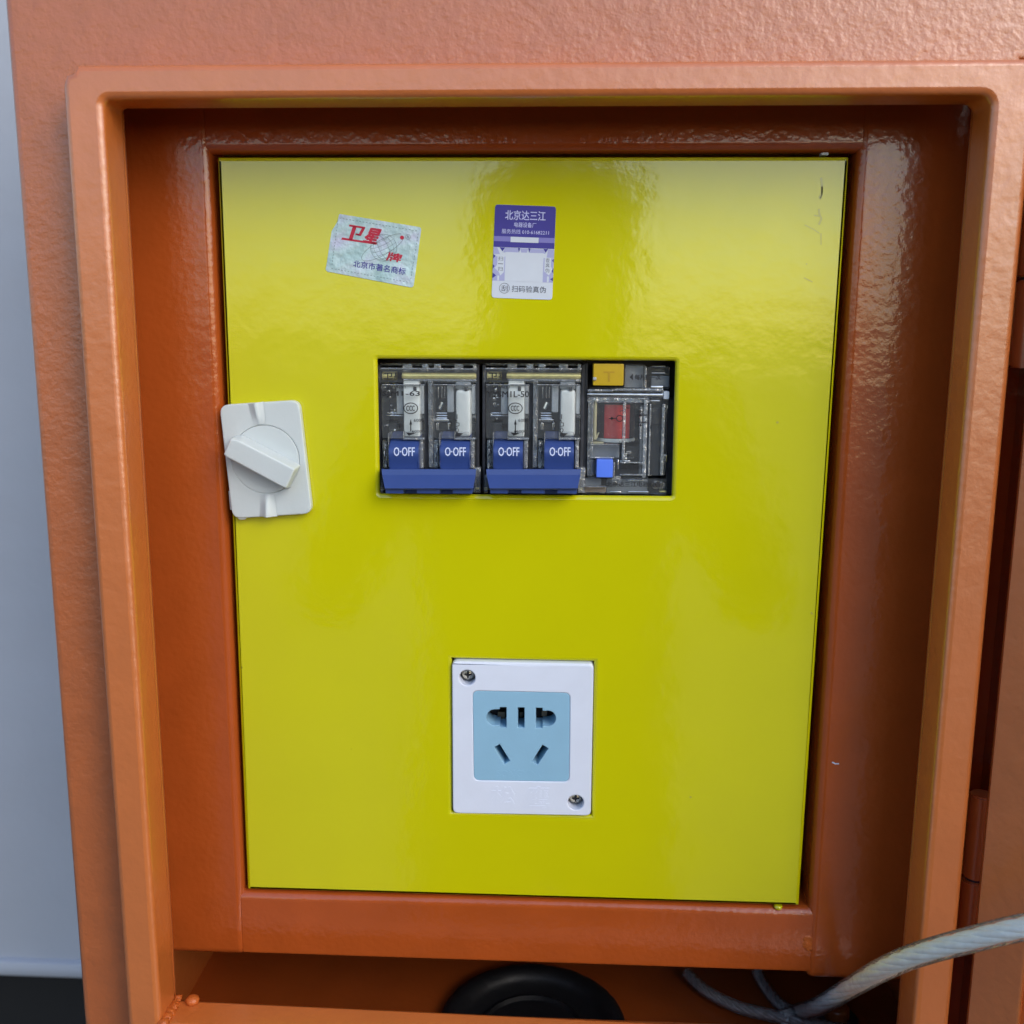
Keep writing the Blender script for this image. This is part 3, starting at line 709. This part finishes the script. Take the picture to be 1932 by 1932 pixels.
for (x0, y0, x1, y1, d) in ((330, 515, 650, 545, 4), (650, 505, 1250, 540, 4), (330, 610, 1090, 680, 6), (752, 660, 792, 1370, 3.5), (1000, 640, 1050, 1590, 4), (1070, 690, 1095, 1560, 4), (1220, 690, 1262, 1560, 4.4), (355, 1175, 720, 1195, 5), (355, 1330, 650, 1352, 4), (330, 660, 400, 1560, 6),
                            (720, 1395, 1000, 1412, 4), (720, 1540, 1040, 1560, 4), (620, 1560, 740, 1660, 5), (300, 1690, 560, 1700, 3), (1018, 240, 1048, 505, 4), (640, 1400, 662, 1580, 4), (960, 720, 990, 1120, 4.5)):
    rb_.pbox(RCM, x0, y0, x1, y1, d / 1000, d / 1000 + .002, .0004)
rb_.build('cover_rib', 'clear_edge', RM)
pr = MB(); yp = 0.0038
pr.text('每月按一次', quad(RCM, 905, 335, 1215, 400, yp), 0.03)
pr.flat([P(RCM, 840, 368, yp), P(RCM, 880, 325, yp), P(RCM, 880, 405, yp)])
pr.text('漏电指示', quad(RCM, 740, 1428, 1010, 1482, yp), 0.02)
pr.text('北京达三江电器设备厂', quad(RCM, 560, 1630, 1290, 1692, yp), 0.02)
pr.text('I△n 15mA', quad(RCM, 720, 1135, 965, 1175, yp), 0.02)
pr.ribbon([P(RCM, 590, 866, yp), P(RCM, 680, 866, yp)], .0003); pr.flat([P(RCM, 605, 866, yp), P(RCM, 625, 845, yp), P(RCM, 645, 866, yp), P(RCM, 625, 888, yp)])
pr.ribbon(ring_pts(RCM, 720, 866, 38, 36, yp, 20), .0003, True); pr.ribbon([P(RCM, 722, 780, yp), P(RCM, 770, 770, yp), P(RCM, 800, 740, yp), P(RCM, 840, 740, yp)], .0003)
pr.ribbon([P(RCM, 930, 825, yp), P(RCM, 1060, 825, yp)], .0003); pr.ribbon([P(RCM, 920, 910, yp), P(RCM, 1050, 912, yp)], .0003); pr.ribbon([P(RCM, 1215, 740, yp), P(RCM, 1215, 940, yp), P(RCM, 1100, 948, yp), P(RCM, 1095, 985, yp)], .0003)
for yy in (780, 825, 950): pr.flat([P(RCM, 972 + 16 * math.cos(k), yy + 18 * math.sin(k), yp) for k in (0, 1.57, 3.14, 4.71)])
pr.build('printing', 'ink', RM, smooth=0)

# ------------------------------------------------------------------ socket
c = P(SOK, 870, 1800, 0.0)
SO = thing('power_socket', 'white five-hole power socket with a pale blue insert set into the yellow door', 'socket', (c.x, 0, c.z))
YS = -0.0012
pl = rnd(XZ(SOK, [(128, 140), (1650, 168), (1618, 1815), (138, 1786)], YS), 0.0021)
ins = rnd(XZ(SOK, [(350, 474), (1396, 497), (1386, 1452), (362, 1436)], YS), 0.0022)
s1 = P(SOK, 292, 335, YS); s2 = P(SOK, 1457, 1674, YS); rs = (P(SOK, 379, 335, YS) - P(SOK, 206, 335, YS)).length / 2
PLT = MB().prism(pl, YS, 0.0105, 0.0004, holes=[ins, circ(s1.x, s1.z, rs), circ(s2.x, s2.z, rs)]).build('face_plate', 'socket_white', SO)
zt = max(v.co.z for v in PLT.data.vertices)
for v in PLT.data.vertices:                       # sloping top edge
    yy = v.co.y - YS
    if v.co.z > zt - 0.0014 - 0.006 * 0.02 and yy < 0.0006: v.co.z -= 0.0013 * (1 - yy / 0.0007); v.co.y += 0.00012
EM = MB()
EM.text('松', quad(SOK, 555, 1500, 800, 1700, YS - .00012), .02); EM.text('鹰', quad(SOK, 930, 1500, 1170, 1745, YS - .00012), .02)
t = bmesh.ops.extrude_face_region(EM.bm, geom=EM.bm.faces[:]); bmesh.ops.translate(EM.bm, vec=(0, .0003, 0), verts=[v for v in t['geom'] if isinstance(v, bmesh.types.BMVert)])
EM.build('embossed_lettering', 'socket_white', PLT, smooth=0)
yi = YS + 0.0002
holes = []
def arc_hole(side):
    if side < 0:
        o = [(713, 650), (713, 868), (640, 866), (640, 842), (590, 846)]; cx, cy, rx, ry = 585, 760, 88, 86
        for k in range(9): a = math.pi / 2 + math.pi * k / 8; o.append((cx + rx * math.cos(a), cy + ry * math.sin(a)))
        o += [(640, 672), (640, 650)]
    else:
        o = [(1028, 656), (1100, 658), (1100, 690), (1150, 688)]; cx, cy, rx, ry = 1157, 770, 87, 84
        for k in range(9): a = -math.pi / 2 + math.pi * k / 8; o.append((cx + rx * math.cos(a), cy + ry * math.sin(a)))
        o += [(1100, 850), (1100, 873), (1028, 872)]
    return o
for o in (arc_hole(-1), arc_hole(1), [(835, 652), (906, 654), (906, 871), (835, 868)], [(580, 1080), (640, 1048), (752, 1226), (692, 1261)], [(1100, 1054), (1163, 1092), (1047, 1268), (987, 1234)]):
    holes.append(XZ(SOK, o, yi))
INS = MB().prism([(a, b) for a, b in rnd(XZ(SOK, [(351, 475), (1395, 498), (1385, 1451), (363, 1435)], YS), 0.0022)], yi, 0.0095, 0.00025, holes=holes).build('insert', 'socket_blue', SO)
EM = MB(); EM.text('SONGYING', quad(SOK, 610, 1325, 1110, 1400, yi - .00006), .0)
t = bmesh.ops.extrude_face_region(EM.bm, geom=EM.bm.faces[:]); bmesh.ops.translate(EM.bm, vec=(0, .0002, 0), verts=[v for v in t['geom'] if isinstance(v, bmesh.types.BMVert)])
EM.build('embossed_lettering', 'socket_blue', INS, smooth=0)
MB().pbox(SOK, 180, 220, 1560, 1720, 0.0106, 0.03, 0.0005).build('back_box', 'black', SO)
ct = MB()
for x0, x1, y0, y1 in ((620, 700, 700, 780), (1090, 1150, 690, 750), (850, 890, 700, 760), (1120, 1180, 780, 800)): ct.pbox(SOK, x0, y0, x1, y1, 0.0075, 0.0100, .0003)
ct.build('contact', 'contact', SO)
for q in (s1, s2):
    hc = q + Vector((0.0, 0.0042, 0.0003))
    sc_ = MB(); sc_.lathe([(rs * .80, -.002), (rs * .82, 0.0), (rs * .74, .0006), (rs * .5, .0011), (rs * .18, .00125)], hc, axis='Y', n=28)
    sc_ = sc_.build('screw', 'screw', SO, smooth=60)
    cr_ = MB(); cr_.box(hc.x - .00032, hc.x + .00032, hc.y - .00135, hc.y, hc.z - .0014, hc.z + .0014, .0001); cr_.box(hc.x - .0014, hc.x + .0014, hc.y - .00136, hc.y, hc.z - .00032, hc.z + .00032, .0001)
    cr_.build('cross_slot', 'black', sc_)

# ------------------------------------------------------------------ silver sticker
YK = -0.00012
KS = MB()
under = XZ(ST1, [(330, 225), (205, 425), (110, 1050), (95, 1110), (160, 1160), (420, 700)], YK)
KS.prism(rnd([(a, b) for a, b in XZ(ST1, [(340, 128), (1782, 365), (1640, 1425), (92, 1130)], YK)], [0.0003, 0.0010, 0.0012, 0.0014]), YK - .00012, -0.00002, 0)
KS.prism(rnd(under, 0.0005), -0.0001, -0.00001, 0)
K1 = KS.build('trademark_sticker', 'holo', smooth=0, label='crumpled silver hologram sticker with red lettering and a globe, stuck askew', category='sticker')
ink = MB(); yk = YK - .00018
k = lambda *p: [P(ST1, a, b, yk) for a, b in p]
ink.flat(k((515, 313), (797, 358), (783, 390), (508, 346))); ink.flat(k((575, 345), (642, 356), (568, 582), (503, 572)))
ink.flat(k((738, 372), (792, 382), (716, 517), (665, 508))); ink.flat(k((668, 508), (716, 517), (700, 512), (618, 500), (630, 468), (690, 478)))
ink.flat(k((388, 541), (990, 640), (984, 668), (372, 578)))
ink.text('星', k((870, 372), (1100, 408), (985, 650), (755, 612)), 0.05)
ink.text('牌', k((1200, 796), (1458, 838), (1400, 978), (1160, 938)), 0.05)
ink.flat(k(*[(1440 + 36 * math.cos(a * .52), 543 + 36 * math.sin(a * .52)) for a in range(12)]))
ink.build('lettering', 'red_ink', K1, smooth=0)
ln = MB()
ln.ribbon(ring_pts(ST1, 1118, 722, 230, 236, yk), .00012, True)
for f in (0.35, 0.72): ln.ribbon(ring_pts(ST1, 1118, 722, 230 * f, 236, yk, 28, -.45), .00010, True)
for t in (-150, -75, 0, 75, 150):
    h = math.sqrt(230 ** 2 - t ** 2); cs, sn = math.cos(-.42), math.sin(-.42)
    ln.ribbon([P(ST1, 1118 + s * h * cs - (t + 30 * (1 - s * s)) * sn, 722 + s * h * sn + (t + 30 * (1 - s * s)) * cs, yk) for s in (-.97, -.6, -.2, .2, .6, .97)], .00010)
orb = []
for j in range(33):
    a = math.radians(20 + 320 * j / 32); orb.append(P(ST1, 1100 + 420 * math.cos(a) * .87 + 130 * math.sin(a) * .5, 715 - 420 * math.cos(a) * .5 + 130 * math.sin(a) * .87, yk))
ln.ribbon(orb, .00014)
ln.ribbon(ring_pts(ST1, 1546, 532, 44, 44, yk, 18), .00011, True); ln.text('R', quad(ST1, 1528, 508, 1566, 556, yk))
for (a, b) in (((340, 200), (1730, 430)), ((1725, 470), (1590, 1300)), ((200, 1085), (1565, 1330)), ((315, 240), (205, 1050))):
    N = 24 if abs(a[0] - b[0]) > 600 else 15
    for j in range(N):
        t0, t1 = j / N, (j + .55) / N; ln.ribbon([P(ST1, a[0] + (b[0] - a[0]) * t, a[1] + (b[1] - a[1]) * t, yk) for t in (t0, t1)], .00018)
ln.build('globe_print', 'line_ink', K1, smooth=0)
MB().text('北京市著名商标', k((592, 935), (1512, 1082), (1494, 1200), (578, 1055)), .02).build('caption', 'purple', K1, smooth=0)

# ------------------------------------------------------------------ purple and white label
cor = [(275, 80), (1378, 120), (1306, 1810), (210, 1770)]
def Q(u, v, y):
    a = [cor[0][i] * (1 - u) * (1 - v) + cor[1][i] * u * (1 - v) + cor[2][i] * u * v + cor[3][i] * (1 - u) * v for i in (0, 1)]
    return P(ST2, a[0], a[1], y)
def q2(u0, v0, u1, v1, y): return [Q(u0, v0, y), Q(u1, v0, y), Q(u1, v1, y), Q(u0, v1, y)]
ol = rnd([(p.x, p.z) for p in q2(0, 0, 1, 1, -.0001)], 0.0011)
K2 = MB().prism(ol, -.0002, -.00002, 0).build('service_sticker', 'paper', smooth=0, label='upright purple and white paper label with white lettering and a phone number', category='sticker')
ya = -.00024
top = [(p.x, p.z) for p in q2(0.0, 0.0, 1, .455, ya)]
MB().prism(rnd(top, [.0011, .0011, 0, 0]), -.00024, -.00021, 0).build('purple_band', 'purple', K2, smooth=0)
yb = -.00028
MB().flat(q2(0, .338, 1, .392, yb)).build('pale_band', 'lilac', K2, smooth=0)
pt = MB()
yb2 = -.00026
for (x0, x1, x2, x3, v0, v1) in ((0, .06, .11, 0, .458, .53), (.19, .40, .41, .16, .458, .51), (.44, .57, .55, .46, .462, .51), (.61, .82, .86, .60, .462, .51), (.9, 1, 1, .88, .46, .55)):
    pt.flat([Q(x0, v0, yb2), Q(x1, v0, yb2), Q(x2, v1, yb2), Q(x3, v1, yb2)])
for v in (.57, .66, .74):
    pt.flat([Q(.0, v, yb2), Q(.05, v + .03, yb2), Q(.0, v + .07, yb2)]); pt.flat([Q(1, v, yb2), Q(.96, v + .03, yb2), Q(1, v + .07, yb2)])
pt.flat(q2(0, .555, .20, .815, -.000255)); pt.flat(q2(.83, .555, 1, .815, -.000255))
pt.build('triangle_pattern', 'mid_lilac', K2, smooth=0)
dk = MB()
for (a, b, c_) in (((.10, .458), (.19, .458), (.15, .50)), ((.82, .458), (.9, .458), (.86, .5)), ((0, .53), (.04, .55), (0, .58)), ((0, .64), (.03, .66), (0, .69)), ((0, .73), (.06, .76), (0, .79)), ((1, .56), (.97, .58), (1, .6)), ((1, .66), (.97, .69), (1, .72)), ((1, .76), (.95, .78), (1, .80)), ((.40, .458), (.44, .458), (.42, .51)), ((.57, .458), (.61, .458), (.59, .51))):
    dk.flat([Q(*a, yb), Q(*b, yb), Q(*c_, yb)])
dk.build('dark_pattern', 'purple', K2, smooth=0)
wh = MB(); wh.flat(q2(.275, .34, .735, .397, -.00031)); wh.flat(q2(.20, .505, .83, .815, -.00029)); wh.flat([Q(.07, .55, -.00027), Q(.185, .55, -.00027), Q(.185, .72, -.00027), Q(.13, .76, -.00027), Q(.10, .72, -.00027), Q(.03, .68, -.00027), Q(.07, .64, -.00027)]); wh.flat([Q(.85, .55, -.00027), Q(.955, .55, -.00027), Q(.955, .64, -.00027), Q(.985, .68, -.00027), Q(.93, .74, -.00027), Q(.85, .70, -.00027)]); wh.flat(q2(.08, .76, .11, .812, -.00027)); wh.flat(q2(.90, .75, .93, .812, -.00027))
wh.build('white_block', 'paper', K2, smooth=0)
tx = MB()
tx.text('北京达三江', q2(.172, .055, .835, .158, yb), .012); tx.text('电器设备厂', q2(.325, .182, .688, .235, yb), .01)
tx.text('服务热线 010-61682211', q2(.125, .258, .90, .308, yb), .0)
tx.build('lettering', 'lilac_ink', K2, smooth=0)
gx = MB()
for i, ch in enumerate('扫一扫'): gx.text(ch, q2(.083, .555 + .055 * i + (.02 if ch == '一' else 0), .165, .60 + .055 * i - (.018 if ch == '一' else 0), yb))
for i, ch in enumerate('查真伪'): gx.text(ch, q2(.865, .555 + .055 * i, .935, .60 + .055 * i, yb))
gx.ribbon([Q(.205 + .083 * math.cos(a * .2618), .893 + .054 * math.sin(a * .2618), yb) for a in range(24)], .00014, True)
gx.text('刮', q2(.155, .862, .26, .925, yb)); gx.text('扫码验真伪', q2(.325, .860, .89, .930, yb), .005)
gx.build('grey_lettering', 'grey_ink', K2, smooth=0)

# ------------------------------------------------------------------ grommet and cables
g = MB()
g.lathe([(r_ * GK, h_ * GK) for r_, h_ in [(0.0300, -0.004), (0.0300, 0.0004), (0.0356, 0.0004), (0.0363, 0.0018), (0.0354, 0.0042), (0.0325, 0.0054), (0.0298, 0.0048), (0.0282, 0.0028), (0.0270, 0.0006), (0.0210, -0.0004), (0.0206, 0.0008), (0.0196, 0.0010), (0.0190, -0.0006), (0.004, -0.0014)]], gr_c, n=72, jitter=0.006)
g.build('rubber_grommet', 'rubber', smooth=60, label='round black rubber grommet in the cabinet floor', category='grommet')
def spline(pts, n=14):
    pts = [Vector(p) for p in pts]; out = []
    for i in range(len(pts) - 1):
        p0, p1, p2, p3 = pts[max(i - 1, 0)], pts[i], pts[i + 1], pts[min(i + 2, len(pts) - 1)]
        for k in range(n):
            t = k / n; out.append(0.5 * ((2 * p1) + (p2 - p0) * t + (2 * p0 - 5 * p1 + 4 * p2 - p3) * t * t + (3 * p1 - p0 - 3 * p2 + p3) * t ** 3))
    return out + [pts[-1]]
def cable(name, path, r, rc, strands, label, turns, core, loc):
    T = thing(name, label, 'cable', loc)
    pts = spline(path)
    MB().tube(pts, r, 18).build('jacket', 'jacket', T, smooth=80)
    up = Vector((0, 0, 1))
    for q in range(strands + 1):
        sp = []
        for i, p in enumerate(pts):
            d = (pts[min(i + 1, len(pts) - 1)] - pts[max(i - 1, 0)]).normalized(); u = (up - d * up.dot(d)).normalized(); v = d.cross(u)
            a = 2 * math.pi * (q / strands + turns * i / len(pts)); ro = rc * 1.25 if q < strands else 0
            sp.append(p + (u * math.cos(a) + v * math.sin(a)) * ro)
        MB().tube(sp, rc * (0.95 if q < strands else 1.0), 10).build('strand', core, T, smooth=80)
MT['core'] = mat('silver white strands', (0.90, 0.95, 0.95), 0.4, metal=0.0, bump=((900, .00025, 3),), var=0.10, vscale=260)
MT['core_shaded'] = mat('shaded strands', (0.34, 0.31, 0.31), 0.35, metal=0.5, bump=((700, .0006, 3),), var=0.3, vscale=400)  # darker copy of the core, with the floor's shade painted into its colour
FR = FZ + 0.0042
p1 = [U(1478, 1921, z=FR), U(1508, 1910, z=FR), U(1545, 1898, y=0.016), U(1600, 1866, y=-0.012), U(1665, 1829, y=-0.046), U(1735, 1800, y=-0.062), U(1835, 1772, y=-0.075), U(1945, 1747, y=-0.085), U(2060, 1735, y=-0.092), Vector((0.188, -0.135, -0.118)), Vector((0.200, -0.190, -0.30)), Vector((0.206, -0.23, -0.80)), Vector((0.22, -0.30, GZ + 0.006)), Vector((0.40, -0.45, GZ + 0.005))]
cable('clear_cable', p1, 0.0037, 0.00128, 6, 'thick clear-jacketed cable with silvery strands rising across the lip to the right', 5.5, 'core', (p1[1].x, p1[1].y, FZ))
p2 = [U(1296, 1836, z=FR), U(1330, 1868, z=FR), U(1390, 1899, z=FR), U(1455, 1916, z=FR), U(1540, 1934, z=FR - .0005), U(1640, 1952, z=FR - .0005)]
cable('thin_clear_cable', p2, 0.0027, 0.0009, 4, 'thin clear cable lying on the cabinet floor right beside the black grommet', 5, 'core_shaded', (p2[2].x, p2[2].y, FZ))

p3 = [U(1428, 1832, z=FR + .002), U(1440, 1856, z=FR), U(1466, 1890, z=FR - .001), U(1500, 1912, z=FR - .0012), U(1560, 1938, z=FR - .0015), U(1640, 1960, z=FR - .0015)]
cable('thin_clear_cable', p3, 0.0027, 0.0009, 4, 'dim clear cable in the dark corner behind the thick silvery one', 5, 'core_shaded', (p3[2].x, p3[2].y, FZ))

# ------------------------------------------------------------------ the person taking the picture, mirrored in the yellow door
def person():
    x, y, sh = 0.0, -0.82, 0.03
    V = {'pel': (x, y, sh - .50, .15), 'wst': (x, y, sh - .32, .135), 'chs': (x, y, sh - .12, .155), 'nk0': (x, y + .01, sh + .02, .075), 'nk1': (x + .01, y + .03, sh + .09, .095), 'hd0': (x + .01, y + .05, sh + .17, .108), 'hd1': (x + .01, y + .04, sh + .26, .10)}
    E = [('pel', 'wst'), ('wst', 'chs'), ('chs', 'nk0'), ('nk0', 'nk1'), ('nk1', 'hd0'), ('hd0', 'hd1')]
    for s, n in ((-1, 'l'), (1, 'r')):
        V[n + 'sh'] = (x + s * .17, y, sh - .03, .07); V[n + 'el'] = (x + s * .24, y + .14, sh - .24, .045); V[n + 'wr'] = (x + s * .11, y + .36, sh - .02, .032); V[n + 'hd'] = (x + s * .09, y + .40, sh + .02, .035)
        V[n + 'hp'] = (x + s * .09, y, sh - .58, .10); V[n + 'kn'] = (x + s * .10, y + .03, sh - .98, .065); V[n + 'an'] = (x + s * .10, y - .02, GZ + .08, .045); V[n + 'ft'] = (x + s * .11, y + .15, GZ + .04, .038)
        E += [('chs', n + 'sh'), (n + 'sh', n + 'el'), (n + 'el', n + 'wr'), (n + 'wr', n + 'hd'), ('pel', n + 'hp'), (n + 'hp', n + 'kn'), (n + 'kn', n + 'an'), (n + 'an', n + 'ft')]
    ks = list(V); me = bpy.data.meshes.new('person'); me.from_pydata([V[k][:3] for k in ks], [(ks.index(a), ks.index(b)) for a, b in E], [])
    o = bpy.data.objects.new('person', me); COL.objects.link(o)
    md = o.modifiers.new('skin', 'SKIN'); md.use_smooth_shade = True
    for k, sv in zip(ks, me.skin_vertices[0].data): sv.radius = (V[k][3], V[k][3]); sv.use_root = k == 'pel'
    o.modifiers.new('sub', 'SUBSURF').levels = 1; o.modifiers['sub'].render_levels = 2
    me.materials.append(MT['cloth'])
    o['label'] = 'person in dark clothes holding up both hands, mirrored dimly in the yellow door'; o['category'] = 'person'
    return o
person()
